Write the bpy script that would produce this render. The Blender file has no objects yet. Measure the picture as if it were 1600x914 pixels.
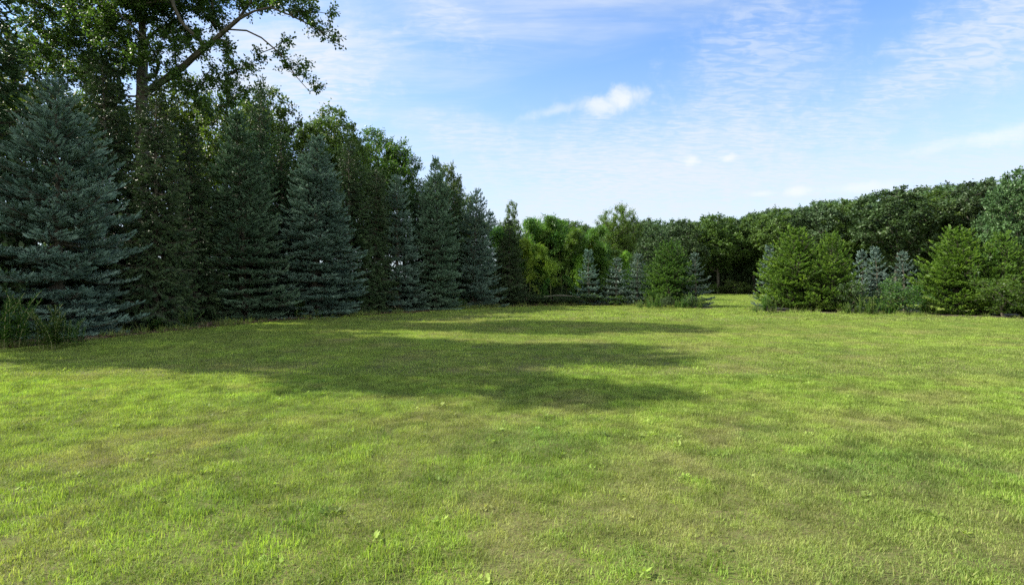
import bpy, math, random
import numpy as np
from mathutils import Vector
S = bpy.context.scene
R_ = math.radians
PI = math.pi
# ------------------------------------------------------------------ camera, sky, sun, exposure
FPX, HOR, CH = 850.0, 445.0, 1.6            # focal length and horizon row in photo pixels, eye height
cam_d = bpy.data.cameras.new('camera'); cam = bpy.data.objects.new('camera', cam_d)
S.collection.objects.link(cam); S.camera = cam
cam_d.sensor_width = 36; cam_d.lens = 36*FPX/1600; cam_d.clip_end = 9000; cam_d.clip_start = .05
cam.location = (0, 0, CH); cam.rotation_euler = (R_(90)-math.atan(12/FPX), 0, 0)
SUN_ELEV, SUN_AZ = 41.0, -84.0              # azimuth from +Y, negative is to the left
sd = bpy.data.lights.new('sun', 'SUN'); sun = bpy.data.objects.new('sun', sd); S.collection.objects.link(sun)
sd.energy = 4.4; sd.angle = R_(.55); sd.color = (1, .93, .80)
to_sun = Vector((math.sin(R_(SUN_AZ))*math.cos(R_(SUN_ELEV)), math.cos(R_(SUN_AZ))*math.cos(R_(SUN_ELEV)), math.sin(R_(SUN_ELEV))))
sun.rotation_euler = to_sun.to_track_quat('Z', 'Y').to_euler(); sun.location = (-40, 20, 60)
S.view_settings.view_transform = 'Standard'; S.view_settings.look = 'None'
S.view_settings.exposure = 1.32; S.view_settings.gamma = 1; S.view_settings.use_curve_mapping = False
S.cycles.max_bounces = 7; S.cycles.diffuse_bounces = 4; S.cycles.transmission_bounces = 4; S.cycles.transparent_max_bounces = 4
S.cycles.use_denoising = False; S.cycles.caustics_reflective = False; S.cycles.caustics_refractive = False
try: S.cycles.denoising_input_passes = 'RGB_ALBEDO_NORMAL'; S.cycles.denoising_prefilter = 'ACCURATE'
except Exception: pass

class NT:
    """small helper for building node trees"""
    def __init__(s, tree): s.t = tree; s.n = tree.nodes; s.l = tree.links
    def add(s, kind, **kw):
        n = s.n.new(kind)
        for k, v in kw.items():
            if k.startswith('i_'):
                key = k[2:]; key = int(key) if key.isdigit() else key.replace('_', ' ')
                s.put(n.inputs[key], v)
            else: setattr(n, k, v)
        return n
    def put(s, sock, v):
        if isinstance(v, bpy.types.NodeSocket): s.l.new(v, sock)
        else: sock.default_value = v
    def math(s, op, a, b=None, c=None, clamp=False):
        n = s.n.new('ShaderNodeMath'); n.operation = op; n.use_clamp = clamp
        for i, v in enumerate((a, b, c)):
            if v is not None: s.put(n.inputs[i], v)
        return n.outputs[0]
    def vec(s, op, a, b=None):
        n = s.n.new('ShaderNodeVectorMath'); n.operation = op
        s.put(n.inputs[0], a)
        if b is not None: s.put(n.inputs[1], b)
        return n.outputs['Value'] if op in ('DOT_PRODUCT', 'LENGTH', 'DISTANCE') else n.outputs[0]
    def mix(s, f, a, b, mode='MIX'):
        n = s.n.new('ShaderNodeMix'); n.data_type = 'RGBA'; n.blend_type = mode
        s.put(n.inputs[0], f); s.put(n.inputs[6], a); s.put(n.inputs[7], b); return n.outputs[2]
    def ramp(s, f, a, b):     # smooth 0..1 between a and b
        n = s.n.new('ShaderNodeMapRange'); n.interpolation_type = 'SMOOTHSTEP'
        s.put(n.inputs['Value'], f); s.put(n.inputs['From Min'], a); s.put(n.inputs['From Max'], b); return n.outputs['Result']
    def noise(s, v, scale, detail=4, rough=.55, dist=0):
        n = s.n.new('ShaderNodeTexNoise'); s.put(n.inputs['Vector'], v); n.inputs['Scale'].default_value = scale
        n.inputs['Detail'].default_value = detail; n.inputs['Roughness'].default_value = rough; n.inputs['Distortion'].default_value = dist
        return n.outputs[0]

def pix_dir(px, py):
    a = math.atan(12/FPX); x = (px-800)/FPX; z = (457-py)/FPX
    v = Vector((x, math.cos(a)+z*math.sin(a), z*math.cos(a)-math.sin(a))); return v.normalized()

W = bpy.data.worlds.new('World'); S.world = W; W.use_nodes = True
t = NT(W.node_tree); t.n.clear()
sky = t.add('ShaderNodeTexSky', sky_type='NISHITA', sun_disc=False, sun_elevation=R_(SUN_ELEV), sun_rotation=R_(SUN_AZ), altitude=50, air_density=1.0, dust_density=.6, ozone_density=1.6)
d = t.add('ShaderNodeTexCoord').outputs['Generated']
sep = t.add('ShaderNodeSeparateXYZ', i_0=d); dz = sep.outputs[2]
zz = t.math('ADD', t.math('MAXIMUM', dz, 0), .10)
pl = t.add('ShaderNodeCombineXYZ', i_0=t.math('DIVIDE', sep.outputs[0], zz), i_1=t.math('DIVIDE', sep.outputs[1], zz), i_2=0.0).outputs[0]
def stretched(rot, sx, sy, off=(0, 0, 0)):
    return t.add('ShaderNodeMapping', i_Vector=pl, i_Rotation=(0, 0, R_(rot)), i_Scale=(sx, sy, 1), i_Location=off).outputs[0]
big = t.noise(stretched(25, .55, 1.1, (3.1, 1.7, 0)), .9, 5, .55, .6)
wisp = t.noise(stretched(35, .5, 2.1, (7, 2, 0)), 2.2, 7, .62, .8)
rip = t.noise(stretched(-20, 6, 15), 2.0, 3, .5, .8)
cir = t.math('MULTIPLY', t.ramp(big, .36, .68), t.math('ADD', t.math('MULTIPLY', t.ramp(wisp, .30, .75), .8), .2))
cir = t.math('MULTIPLY', cir, t.math('ADD', .72, t.math('MULTIPLY', rip, .56)))
cir = t.math('MULTIPLY', cir, .80, clamp=True)
def patch(px, py, size, edge=0.0):       # a soft area of thin cloud round a direction
    dd = t.vec('DOT_PRODUCT', d, tuple(pix_dir(px, py))); c0 = math.cos(R_(size))
    return t.ramp(dd, c0, 1.0)
def ell(px, py, ang_w, ang_h, tilt=0):   # elliptical direction-space distance
    c = pix_dir(px, py); r = c.cross(Vector((0, 0, 1))).normalized(); u = r.cross(c).normalized()
    ct, st = math.cos(R_(tilt)), math.sin(R_(tilt)); r2 = r*ct+u*st; u2 = u*ct-r*st
    a = t.math('DIVIDE', t.vec('DOT_PRODUCT', d, tuple(r2)), math.sin(R_(ang_w))); b = t.math('DIVIDE', t.vec('DOT_PRODUCT', d, tuple(u2)), math.sin(R_(ang_h)))
    q = t.math('SQRT', t.math('ADD', t.math('MULTIPLY', a, a), t.math('MULTIPLY', b, b)))
    front = t.ramp(t.vec('DOT_PRODUCT', d, tuple(c)), .3, .6)
    return q, front
fine = t.noise(d, 26, 6, .6, .3)
def wob(q, amt): return t.math('ADD', q, t.math('MULTIPLY', t.math('SUBTRACT', fine, .5), amt))
extra = None
for (px, py, w_, h_, tilt, amt, dens) in [
        (470, 110, 9, 6, 20, 1.6, .85), (720, 205, 6, 2.2, -10, 1.8, .45), (700, 10, 5, 4, -35, 1.8, .45),
        (1180, 110, 7, 11, -25, 1.8, .42), (1480, 100, 20, 3.6, 24, 1.8, .45), (1000, 290, 17, 7.5, 0, 1.0, .62),
        (900, 300, 26, 8, 6, 1.0, .45), (1400, 290, 22, 5, 8, 1.2, .45), (1560, 50, 8, 4, 15, 1.6, .4)]:
    q, fr = ell(px, py, w_, h_, tilt)
    m = t.math('MULTIPLY', t.math('MULTIPLY', t.ramp(wob(q, amt), 1.25, .1), fr), t.math('ADD', t.math('MULTIPLY', t.ramp(rip, .34, .66), .8), .35))
    m = t.math('MULTIPLY', m, dens)
    extra = m if extra is None else t.math('SUBTRACT', t.math('ADD', extra, m), t.math('MULTIPLY', extra, m))
hz = t.math('MULTIPLY', t.ramp(dz, .46, .0), .74)                       # whitish air towards the horizon
one = lambda a: t.math('SUBTRACT', 1.0, a)
thin = one(t.math('MULTIPLY', t.math('MULTIPLY', one(cir), one(extra)), one(hz)))
puff = None
for (px, py, w_, h_, tilt, dens) in [(972, 156, 2.5, 1.2, 8, .72), (942, 165, 1.7, .8, 0, .6), (865, 174, 3.8, .6, 12, .35), (1555, 213, 2.8, .8, 5, .42), (1490, 224, 4.0, .5, 8, .22), (1080, 251, .9, .55, 0, .5),
                       (1136, 247, .9, .45, 5, .5), (1245, 300, 1.1, .45, 0, .45), (1190, 303, 1.2, .3, 0, .35), (1350, 293, 2.8, .5, 0, .35)]:
    q, fr = ell(px, py, w_, h_, tilt)
    m = t.math('MULTIPLY', t.math('MULTIPLY', t.ramp(wob(q, 2.0), 1.35, .1), fr), dens)
    puff = m if puff is None else t.math('MAXIMUM', puff, m)
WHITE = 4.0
col = t.mix(thin, t.mix(1.0, sky.outputs[0], (.74, .97, 1.2, 1), 'MULTIPLY'), (WHITE*.88, WHITE*.95, WHITE*1.06, 1))
col = t.mix(puff, col, (WHITE*1.14, WHITE*1.13, WHITE*1.13, 1))
back = t.math('MULTIPLY', t.ramp(sep.outputs[1], -.05, -.45), t.math('ADD', .35, t.math('MULTIPLY', t.ramp(big, .35, .6), .65)))   # unseen bright clouds added behind the camera to light the tree fronts
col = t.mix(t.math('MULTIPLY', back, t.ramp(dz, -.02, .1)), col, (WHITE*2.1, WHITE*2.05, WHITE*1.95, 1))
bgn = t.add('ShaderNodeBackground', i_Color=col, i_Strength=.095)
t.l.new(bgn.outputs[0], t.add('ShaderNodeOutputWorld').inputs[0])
W.cycles.sampling_method = 'MANUAL'; W.cycles.sample_map_resolution = 1024

# ------------------------------------------------------------------ helpers
rng = np.random.default_rng(7)
def gxy(px, py):                     # ground point under a photo pixel
    Y = FPX*CH/(py-HOR); return ((px-800)/FPX*Y, Y)
def at(px, py, Y):                   # point at depth Y seen at a photo pixel
    return np.array([(px-800)/FPX*Y, Y, CH+(HOR-py)/FPX*Y])
def tag(o, label=None, cat=None, group=None, kind=None):
    for k, v in (('label', label), ('category', cat), ('group', group), ('kind', kind)):
        if v: o[k] = v
    return o
def empty(name, loc, label, cat, group=None, rz=0):
    o = bpy.data.objects.new(name, None); S.collection.objects.link(o); o.location = loc; o.rotation_euler.z = rz
    o.empty_display_size = .3
    return tag(o, label, cat, group)
def quad_mesh(name, V, k=4, mats=(), attrs=None, smooth=False, faces=None, mat_idx=None):
    V = np.asarray(V, np.float32).reshape(-1, 3); me = bpy.data.meshes.new(name)
    n = len(V); idx = np.arange(n, dtype=np.int32) if faces is None else np.asarray(faces, np.int32).ravel()
    nf = len(idx)//k
    me.vertices.add(n); me.vertices.foreach_set('co', V.ravel())
    me.loops.add(len(idx)); me.loops.foreach_set('vertex_index', idx)
    me.polygons.add(nf); me.polygons.foreach_set('loop_start', np.arange(0, nf*k, k, dtype=np.int32))
    me.polygons.foreach_set('loop_total', np.full(nf, k, np.int32))
    if smooth: me.polygons.foreach_set('use_smooth', np.ones(nf, bool))
    for m in mats: me.materials.append(m)
    if mat_idx is not None: me.polygons.foreach_set('material_index', np.asarray(mat_idx, np.int32))
    me.update(calc_edges=True)
    for an, av in (attrs or {}).items():
        a = me.attributes.new(an, 'FLOAT', 'POINT'); a.data.foreach_set('value', np.asarray(av, np.float32))
    return me
def link(name, me, parent=None, loc=None):
    o = bpy.data.objects.new(name, me); S.collection.objects.link(o)
    if parent: o.parent = parent
    if loc is not None: o.location = loc
    return o
def unit(a): return a/(np.linalg.norm(a, axis=-1, keepdims=True)+1e-9)
def perp(D):
    h = np.where(np.abs(D[:, 2:3]) < .9, np.array([[0, 0, 1.]]), np.array([[1., 0, 0]]))
    A = unit(np.cross(D, h)); return A, np.cross(D, A)
def rand_dirs(n, r, zb=0.0):
    v = r.normal(size=(n, 3)); v = unit(v); v[:, 2] += zb; return unit(v)
def diamonds(P, D, A, l, w, fold=0.0, mid=.5):
    """leaf-like quads: base, side, tip, side"""
    N = np.cross(D, A); l = l[:, None]; w = w[:, None]
    m = P+D*l*mid
    return np.stack([P, m+A*w*.5+N*w*fold, P+D*l, m-A*w*.5+N*w*fold], 1)
def tubes(P0, P1, r0, r1, k=5):
    P0, P1 = np.asarray(P0, float), np.asarray(P1, float); r0 = np.asarray(r0, float); r1 = np.asarray(r1, float)
    A, B = perp(unit(P1-P0)); Q = []
    ang = np.arange(k+1)*2*PI/k
    for j in range(k):
        a0 = A*math.cos(ang[j])+B*math.sin(ang[j]); a1 = A*math.cos(ang[j+1])+B*math.sin(ang[j+1])
        Q.append(np.stack([P0+a0*r0[:, None], P0+a1*r0[:, None], P1+a1*r1[:, None], P1+a0*r1[:, None]], 1))
    return np.concatenate(Q, 0)
_lat = np.random.default_rng(99).random((256, 256))
def vnoise(x, y):
    xi = np.floor(x).astype(int); yi = np.floor(y).astype(int); fx = x-xi; fy = y-yi
    fx = fx*fx*(3-2*fx); fy = fy*fy*(3-2*fy); g = lambda a, b: _lat[a & 255, b & 255]
    return (g(xi, yi)*(1-fx)+g(xi+1, yi)*fx)*(1-fy)+(g(xi, yi+1)*(1-fx)+g(xi+1, yi+1)*fx)*fy
def fbm(x, y, s=1.0, o=4, off=0):
    r = 0; a = .5; tot = 0
    for i in range(o):
        r = r+a*vnoise(x*s+off+17*i, y*s+off*1.7+31*i); tot += a; a *= .55; s *= 2.07
    return r/tot
def sstep(v, a, b):
    q = np.clip((v-a)/(b-a), 0, 1); return q*q*(3-2*q)

# ------------------------------------------------------------------ materials
def leaf_mat(name, c_dark, c_mid, c_tip, trans=.3, rough=.55, spec=.3, hue=.04, tcol=None, patches=1.2, vv=.24):
    m = bpy.data.materials.new(name); m.use_nodes = True; t = NT(m.node_tree); t.n.clear()
    r = t.add('ShaderNodeAttribute', attribute_name='rnd').outputs['Fac']
    pos = t.add('ShaderNodeTexCoord').outputs['Object']
    nz = t.noise(pos, patches, 3, .6)
    inst = t.add('ShaderNodeObjectInfo').outputs['Random']
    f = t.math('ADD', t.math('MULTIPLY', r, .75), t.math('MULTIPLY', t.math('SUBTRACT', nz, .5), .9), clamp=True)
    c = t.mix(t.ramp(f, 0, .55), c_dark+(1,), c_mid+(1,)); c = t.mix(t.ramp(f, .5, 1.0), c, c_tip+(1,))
    hs = t.add('ShaderNodeHueSaturation', i_Color=c, i_Hue=t.math('ADD', .5-hue/2, t.math('MULTIPLY', inst, hue)), i_Value=t.math('ADD', 1-vv/2, t.math('MULTIPLY', inst, vv))).outputs[0]
    p = t.add('ShaderNodeBsdfPrincipled', i_Base_Color=hs, i_Roughness=rough); p.inputs['Specular IOR Level'].default_value = spec
    tr = t.add('ShaderNodeBsdfTranslucent', i_Color=t.mix(1.0, hs, (tcol or (1.25, 1.3, .6))+(1,), 'MULTIPLY'))
    mx = t.add('ShaderNodeMixShader', i_0=trans); t.l.new(p.outputs[0], mx.inputs[1]); t.l.new(tr.outputs[0], mx.inputs[2])
    t.l.new(mx.outputs[0], t.add('ShaderNodeOutputMaterial').inputs[0]); return m
def bark_mat(name, a, b, scale=6):
    m = bpy.data.materials.new(name); m.use_nodes = True; t = NT(m.node_tree); p = t.n['Principled BSDF']
    pos = t.add('ShaderNodeTexCoord').outputs['Object']
    mp = t.add('ShaderNodeMapping', i_Vector=pos, i_Scale=(1, 1, .22)).outputs[0]
    n = t.noise(mp, scale*2, 6, .65); n2 = t.noise(pos, 1.1, 3, .5)
    c = t.mix(t.ramp(n, .35, .65), a+(1,), b+(1,)); c = t.mix(t.math('MULTIPLY', n2, .4), c, (.10, .12, .07, 1))
    t.l.new(c, p.inputs['Base Color']); p.inputs['Roughness'].default_value = .9
    bp = t.add('ShaderNodeBump', i_Strength=.8, i_Distance=.03, i_Height=n); t.l.new(bp.outputs[0], p.inputs['Normal']); return m
M = {
 'blue': leaf_mat('blue_needles', (.058, .108, .080), (.130, .215, .168), (.30, .42, .35), .10, .6, .12, .02, (1, 1.1, .9), 1.6),
 'teal': leaf_mat('green_blue_needles', (.055, .105, .062), (.115, .20, .125), (.25, .37, .26), .10, .6, .12, .02, (1, 1.1, .9), 1.3),
 'youngdark': leaf_mat('dark_green_needles', (.035, .075, .018), (.08, .145, .028), (.16, .24, .045), .25, .5, .25, .03, None, 1.5),  # dark olive green needles of the wide bushy spruce
 'silver': leaf_mat('silver_needles', (.055, .10, .078), (.135, .205, .165), (.40, .50, .43), .10, .6, .12, .02, (1, 1.1, .9), 1.6),
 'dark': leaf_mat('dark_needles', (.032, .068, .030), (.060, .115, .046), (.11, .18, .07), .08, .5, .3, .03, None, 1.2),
 'young': leaf_mat('young_needles', (.045, .095, .018), (.11, .20, .030), (.24, .35, .055), .3, .5, .25, .04, None, 1.5),
 'olive': leaf_mat('olive_needles', (.05, .108, .02), (.12, .225, .032), (.25, .37, .055), .3, .5, .2, .01, None, 1.5),
 'oak': leaf_mat('oak_leaves', (.044, .088, .018), (.08, .15, .03), (.14, .23, .052), .38, .45, .4, .03, None, .6),
 'wood': leaf_mat('woodland_leaves', (.037, .074, .025), (.070, .126, .042), (.14, .21, .075), .20, .5, .3, .02, (1.1, 1.2, .7), .22, .85),
 'maple': leaf_mat('maple_leaves', (.04, .085, .014), (.08, .15, .024), (.14, .23, .04), .42, .45, .35, .05, None, .6),
 'bamboo': leaf_mat('bamboo_leaves', (.045, .115, .02), (.10, .215, .036), (.19, .33, .06), .42, .45, .35, .05, None, .9),
 'bright': leaf_mat('bright_bamboo_leaves', (.12, .22, .028), (.22, .35, .045), (.33, .47, .08), .42, .45, .35, .04, None, .9),
 'weed': leaf_mat('weed_leaves', (.03, .075, .014), (.062, .135, .022), (.11, .20, .036), .35, .5, .3, .05, None, 3),
 'bark': bark_mat('grey_brown_bark', (.035, .030, .024), (.10, .085, .07)),
 'wood_grey': leaf_mat('woodland_leaves_greyish', (.040, .074, .030), (.075, .128, .052), (.15, .215, .092), .18, .5, .3, .04, (1.1, 1.2, .7), .35, .4),
 'wood_light': leaf_mat('woodland_leaves_light', (.05, .095, .02), (.09, .155, .032), (.15, .23, .055), .3, .5, .3, .04, None, .35, .4),
 'pale_bark': bark_mat('pale_bark', (.12, .105, .085), (.30, .27, .23)),
 'culm': bark_mat('bamboo_culm', (.16, .18, .06), (.30, .30, .12), 3),
 'twig': bark_mat('twig_bark', (.045, .035, .025), (.10, .08, .06)),
}
# ------------------------------------------------------------------ tree builders (meshes)
def spruce_meshes(nm, H, R, seed, mat, whorl=.24, nb=8, slope=(-.12, .75), tip=.16, sag=.06, shape=.8, sl=.11, sw=.040, dens=1.0, droop=0.0, bare=0.0, gap=.0, tuft=True, leader=.35, tws=.095, shs=.085, zj=.12, cvx=1.0):
    r = np.random.default_rng(seed)
    T0, T1, TR0, TR1 = [], [], [], []
    nst = 10; zs = np.linspace(0, H, nst+1); wob_ = r.normal(0, .02, (nst+1, 2)); wob_[0] = 0
    r0 = .018*H+.02
    for i in range(nst):
        T0.append((wob_[i][0], wob_[i][1], zs[i])); T1.append((wob_[i+1][0], wob_[i+1][1], zs[i+1]))
        TR0.append(max(r0*(1-zs[i]/H), .012)); TR1.append(max(r0*(1-zs[i+1]/H), .008))
    SP, SD, SL, ST = [], [], [], []
    z = .12+bare
    lob = r.uniform(0, 2*PI, 3)
    while z < H-.05:
        f = z/H
        L0 = R*(1-f**cvx)**shape*(.80+.2*sstep(np.array(f), 0, .14))*r.uniform(.86, 1.08)
        n = max(4, int(round(nb*(1 if f < .75 else .75))))
        az0 = r.uniform(0, 2*PI)
        for b in range(n):
            if r.random() < gap: continue
            az = az0+2*PI*b/n+r.normal(0, .22); zb = z+r.normal(0, whorl*zj); tone = r.normal(0, .16)
            L = max(.10, L0*r.uniform(.78, 1.1)*(1+.10*math.sin(2*az+lob[0]+z)+.07*math.sin(3*az+lob[1]-1.7*z)))
            s = slope[0]+(slope[1]-slope[0])*f**1.6+r.normal(0, .05)
            ts = np.linspace(0, 1, 7); h = np.array([math.cos(az), math.sin(az)]); bend = r.normal(0, .06)
            pr = np.zeros((7, 3)); pr[:, :2] = np.outer(L*ts, h)+np.outer(L*bend*ts*ts, np.array([-h[1], h[0]]))
            pr[:, 2] = zb+L*(s*ts+tip*ts**2.5-sag*np.sin(PI*ts))
            for i in range(6):
                if i > 4 and L < .5: break
                T0.append(pr[i]); T1.append(pr[i+1]); TR0.append(.004+.013*L*(1-ts[i])); TR1.append(.004+.013*L*(1-ts[i+1]))
            ntw = max(3, int(L/tws*dens)); tt = np.sort(r.uniform(.12 if L > .5 else .05, 1.0, ntw)); tt[-1] = 1.0
            base = np.stack([np.interp(tt, ts, pr[:, k]) for k in range(3)], 1)
            tan = np.stack([np.interp(tt, ts, np.gradient(pr[:, k], ts)) for k in range(3)], 1); tan = unit(tan)
            side = np.where(np.arange(ntw) % 2 == 0, 1., -1.)
            perpv = np.stack([-tan[:, 1], tan[:, 0], np.zeros(ntw)], 1)*side[:, None]
            ang = r.uniform(.65, 1.15, ntw); ang[-1] = .05
            lt = np.clip(.55*L*(1.10-tt), .09, .60)*r.uniform(.7, 1.2, ntw)
            td = unit(tan*np.cos(ang)[:, None]+perpv*np.sin(ang)[:, None]+np.array([0, 0, 1.])*(r.normal(.04, .05, ntw)-droop*.6)[:, None])
            T0 += list(base); T1 += list(base+td*lt[:, None]*.9); TR0 += [.006]*ntw; TR1 += [.003]*ntw
            for j in range(ntw):
                m = max(2, int(lt[j]/shs)); u = np.linspace(.18, 1, m)*lt[j]
                pp = base[j]+np.outer(u, td[j]); pp[:, 2] += tip*.5*(u/lt[j])**2*lt[j]-droop*.5*(u/lt[j])**2*lt[j]
                sd_ = np.where(np.arange(m) % 2 == 0, 1., -1.)[:, None]*np.array([-td[j][1], td[j][0], 0])[None]
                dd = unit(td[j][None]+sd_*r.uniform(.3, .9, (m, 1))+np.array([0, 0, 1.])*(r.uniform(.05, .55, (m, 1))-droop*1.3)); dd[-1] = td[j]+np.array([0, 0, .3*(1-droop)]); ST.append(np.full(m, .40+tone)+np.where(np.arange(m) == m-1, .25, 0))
                SP.append(pp); SD.append(dd); SL.append(sl*r.uniform(.65, 1.2, m)*(1.25 if lt[j] > .2 else 1.0))
        z += whorl*r.uniform(.75, 1.25)*(1 if f < .7 else .72)
    # leader shoots
    T0, T1, TR0, TR1 = np.array(T0), np.array(T1), np.array(TR0), np.array(TR1); thick = TR0 >= .0061
    m = 14; SP.append(np.column_stack([r.normal(0, .012, m), r.normal(0, .012, m), H-leader+np.linspace(0, leader, m)])); SD.append(rand_dirs(m, r, 1.3)); SL.append(np.full(m, sl)); ST.append(np.full(m, .5))
    P, D, Ls = np.concatenate(SP), unit(np.concatenate(SD)), np.concatenate(SL)
    P[:, 2] = np.maximum(P[:, 2], .03); nS = len(P)
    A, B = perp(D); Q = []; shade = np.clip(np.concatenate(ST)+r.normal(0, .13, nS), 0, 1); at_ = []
    rot = r.uniform(0, PI, nS)
    for k in range(2):
        a = rot+k*PI/2; X = A*np.cos(a)[:, None]+B*np.sin(a)[:, None]
        Q.append(diamonds(P, D, X, Ls, np.full(nS, sw)*r.uniform(.8, 1.2, nS), 0, .55)); at_.append(shade)
    nn = 6 if tuft else 3
    for k in range(nn):
        a = rot+k*2*PI/nn+r.normal(0, .3, nS); X = A*np.cos(a)[:, None]+B*np.sin(a)[:, None]
        Dn = unit(D*r.uniform(.5, 1.0, (nS, 1))+X); Yv = np.cross(Dn, D)
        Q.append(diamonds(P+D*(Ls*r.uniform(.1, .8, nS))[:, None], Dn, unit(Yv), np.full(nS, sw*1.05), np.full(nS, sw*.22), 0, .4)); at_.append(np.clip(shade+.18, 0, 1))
    V = np.concatenate(Q).reshape(-1, 3); rn = np.repeat(np.concatenate(at_), 4)
    print(nm, 'quads', len(V)//4)
    crown = quad_mesh(nm+'_crown', V, mats=(mat,), attrs={'rnd': rn})
    trunk = quad_mesh(nm+'_trunk', np.concatenate([tubes(T0[thick], T1[thick], TR0[thick], TR1[thick], 5), tubes(T0[~thick], T1[~thick], TR0[~thick], TR1[~thick], 3)]).reshape(-1, 3), mats=(M['twig'],))
    return trunk, crown

def blob_targets(lobes, r, spacing, shell=.5):
    """points inside a set of ellipsoids (cx,cy,cz,rx,ry,rz), kept apart, more of them near the outside"""
    out = []
    for (cx, cy, cz, rx, ry, rz) in lobes:
        vol = rx*ry*rz*4.19; n = int(vol/spacing**3*2.2)+4
        v = rand_dirs(n, r)*((shell+(1-shell)*r.random(n))[:, None])
        out.append(v*np.array([rx, ry, rz])+np.array([cx, cy, cz]))
    P = np.concatenate(out); P = P[r.permutation(len(P))]; keep = []
    for p in P:
        if all((abs(p-q)).sum() > 1e-6 for q in keep[:0]) and (not keep or np.min(np.sum((np.array(keep)-p)**2, 1)) > spacing**2): keep.append(p)
    return np.array(keep)

def broadleaf_meshes(nm, lines, targets, seed, mat, bark, base_r=.2, ntw=8, nlf=12, tl=.55, ll=.13, lw=.6, seg=.5, center=None, up=.35, outward=.6, droop=0.0, tw_tube=True, k=6, tip_r=.010, fold=.25, tuft=.0, caps=None):
    r = np.random.default_rng(seed)
    pos, par, starts = [], [], []
    for li, ln in enumerate(lines):
        starts.append(len(pos))
        ln = [np.array(p, float) for p in ln]
        if li == 0: prev = -1
        else:
            d2 = [np.sum((q-ln[0])**2) for q in pos]; prev = int(np.argmin(d2))
        for i, p in enumerate(ln):
            if prev >= 0 and i > 0:
                m = max(1, int(np.linalg.norm(p-ln[i-1])/(seg*1.2)))
                for q in range(1, m):
                    pos.append(ln[i-1]+(p-ln[i-1])*q/m+r.normal(0, .02, 3)); par.append(prev); prev = len(pos)-1
            pos.append(p); par.append(prev); prev = len(pos)-1
    pos = [np.array(p) for p in pos]; cp = np.full(len(pos), 9.)
    if caps:
        st_ = starts+[len(pos)]
        for li, c_ in enumerate(caps):
            k0, k1 = st_[li], st_[li+1]; cp[k0:k1] = np.linspace(c_[0], c_[1], k1-k0)
    zmin = min(p[2] for p in pos); n0 = len(pos)
    c = np.mean(targets, 0) if center is None else np.array(center)
    anchor = pos[n0//2]
    order = np.argsort(np.linalg.norm(targets-anchor, axis=1)); ends = []
    zlow = targets[:, 2].min()-.4
    for ti in order:
        g = targets[ti]; A = np.array(pos); dv = g-A; dist = np.linalg.norm(dv, axis=1)
        cost = dist+np.maximum(0, A[:, 2]-g[2]-.1)*1.6+np.maximum(0, (zlow-.35*abs(zlow-zmin))-A[:, 2])*1.5
        j = int(np.argmin(cost)); L = dist[j]; m = max(1, int(L/seg)); p0 = pos[j]; prev = j
        bow = np.array([0, 0, 1.])*(-.10*L)+r.normal(0, .05*L, 3)
        for q in range(1, m+1):
            u = q/m; pos.append(p0+(g-p0)*u+bow*math.sin(PI*u)+(r.normal(0, .03, 3) if q < m else 0)); par.append(prev); prev = len(pos)-1
        ends.append(prev)
    n = len(pos); pos = np.array(pos); par = np.array(par); acc = np.zeros(n); e = 2.4
    for i in range(n-1, -1, -1):
        if acc[i] == 0: acc[i] = tip_r**e
        if par[i] >= 0: acc[par[i]] += acc[i]
    rad = acc**(1/e); kk = math.log(base_r/tip_r)/math.log(max(rad[0], tip_r*1.01)/tip_r); rad = tip_r*(rad/tip_r)**kk
    z0 = pos[0][2]; flare = 1+.5*np.exp(-(pos[:, 2]-z0)/.35)*(np.arange(n) < n0)
    rad = rad*flare
    rad[:n0] = np.minimum(rad[:n0], cp)
    if caps: rad[n0:] = np.minimum(rad[n0:], .06)
    for i in range(1, n): rad[i] = min(rad[i], rad[par[i]])
    i = np.where(par >= 0)[0]; rp = np.minimum(rad[par[i]], rad[i]*1.45+.004)
    T = tubes(pos[par[i]], pos[i], rp, rad[i], k)
    # twigs and leaves
    E = pos[ends]; nE = len(E)
    O = unit(E-c); C = np.repeat(E, ntw, 0); OO = np.repeat(O, ntw, 0); nt = len(C)
    D = unit(rand_dirs(nt, r)+OO*outward+np.array([0, 0, up])); L = tl*r.uniform(.45, 1.15, nt)
    if tw_tube:
        T2 = tubes(C, C+D*L[:, None]*.95, np.full(nt, tip_r*.8), np.full(nt, tip_r*.35), 3); T = np.concatenate([T, T2])
    u = r.uniform(.12, 1.08, (nt, nlf)); LP = C[:, None]+D[:, None]*(L[:, None]*u)[..., None]
    LP[..., 2] -= droop*(u**2)*L[:, None]
    LP = LP.reshape(-1, 3)+r.normal(0, .035+ll*.22, (nt*nlf, 3)); nl = len(LP)
    DD = unit(np.repeat(D, nlf, 0)*.5+rand_dirs(nl, r)*.9+np.array([0, 0, -.25-droop])); X = unit(np.cross(DD, rand_dirs(nl, r)+np.array([0, 0, 1.2])))
    ls = ll*r.uniform(.6, 1.2, nl); Q = diamonds(LP, DD, X, ls, ls*lw, fold, .5)
    cl = np.repeat(np.clip(r.normal(.45, .16, nE), 0, 1), ntw*nlf)
    rn = np.repeat(np.clip(cl+r.normal(0, .16, nl), 0, 1), 4)
    crown = quad_mesh(nm+'_crown', Q.reshape(-1, 3), mats=(mat,), attrs={'rnd': rn})
    trunk = quad_mesh(nm+'_trunk', T.reshape(-1, 3), mats=(bark,), smooth=False)
    return trunk, crown

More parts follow.
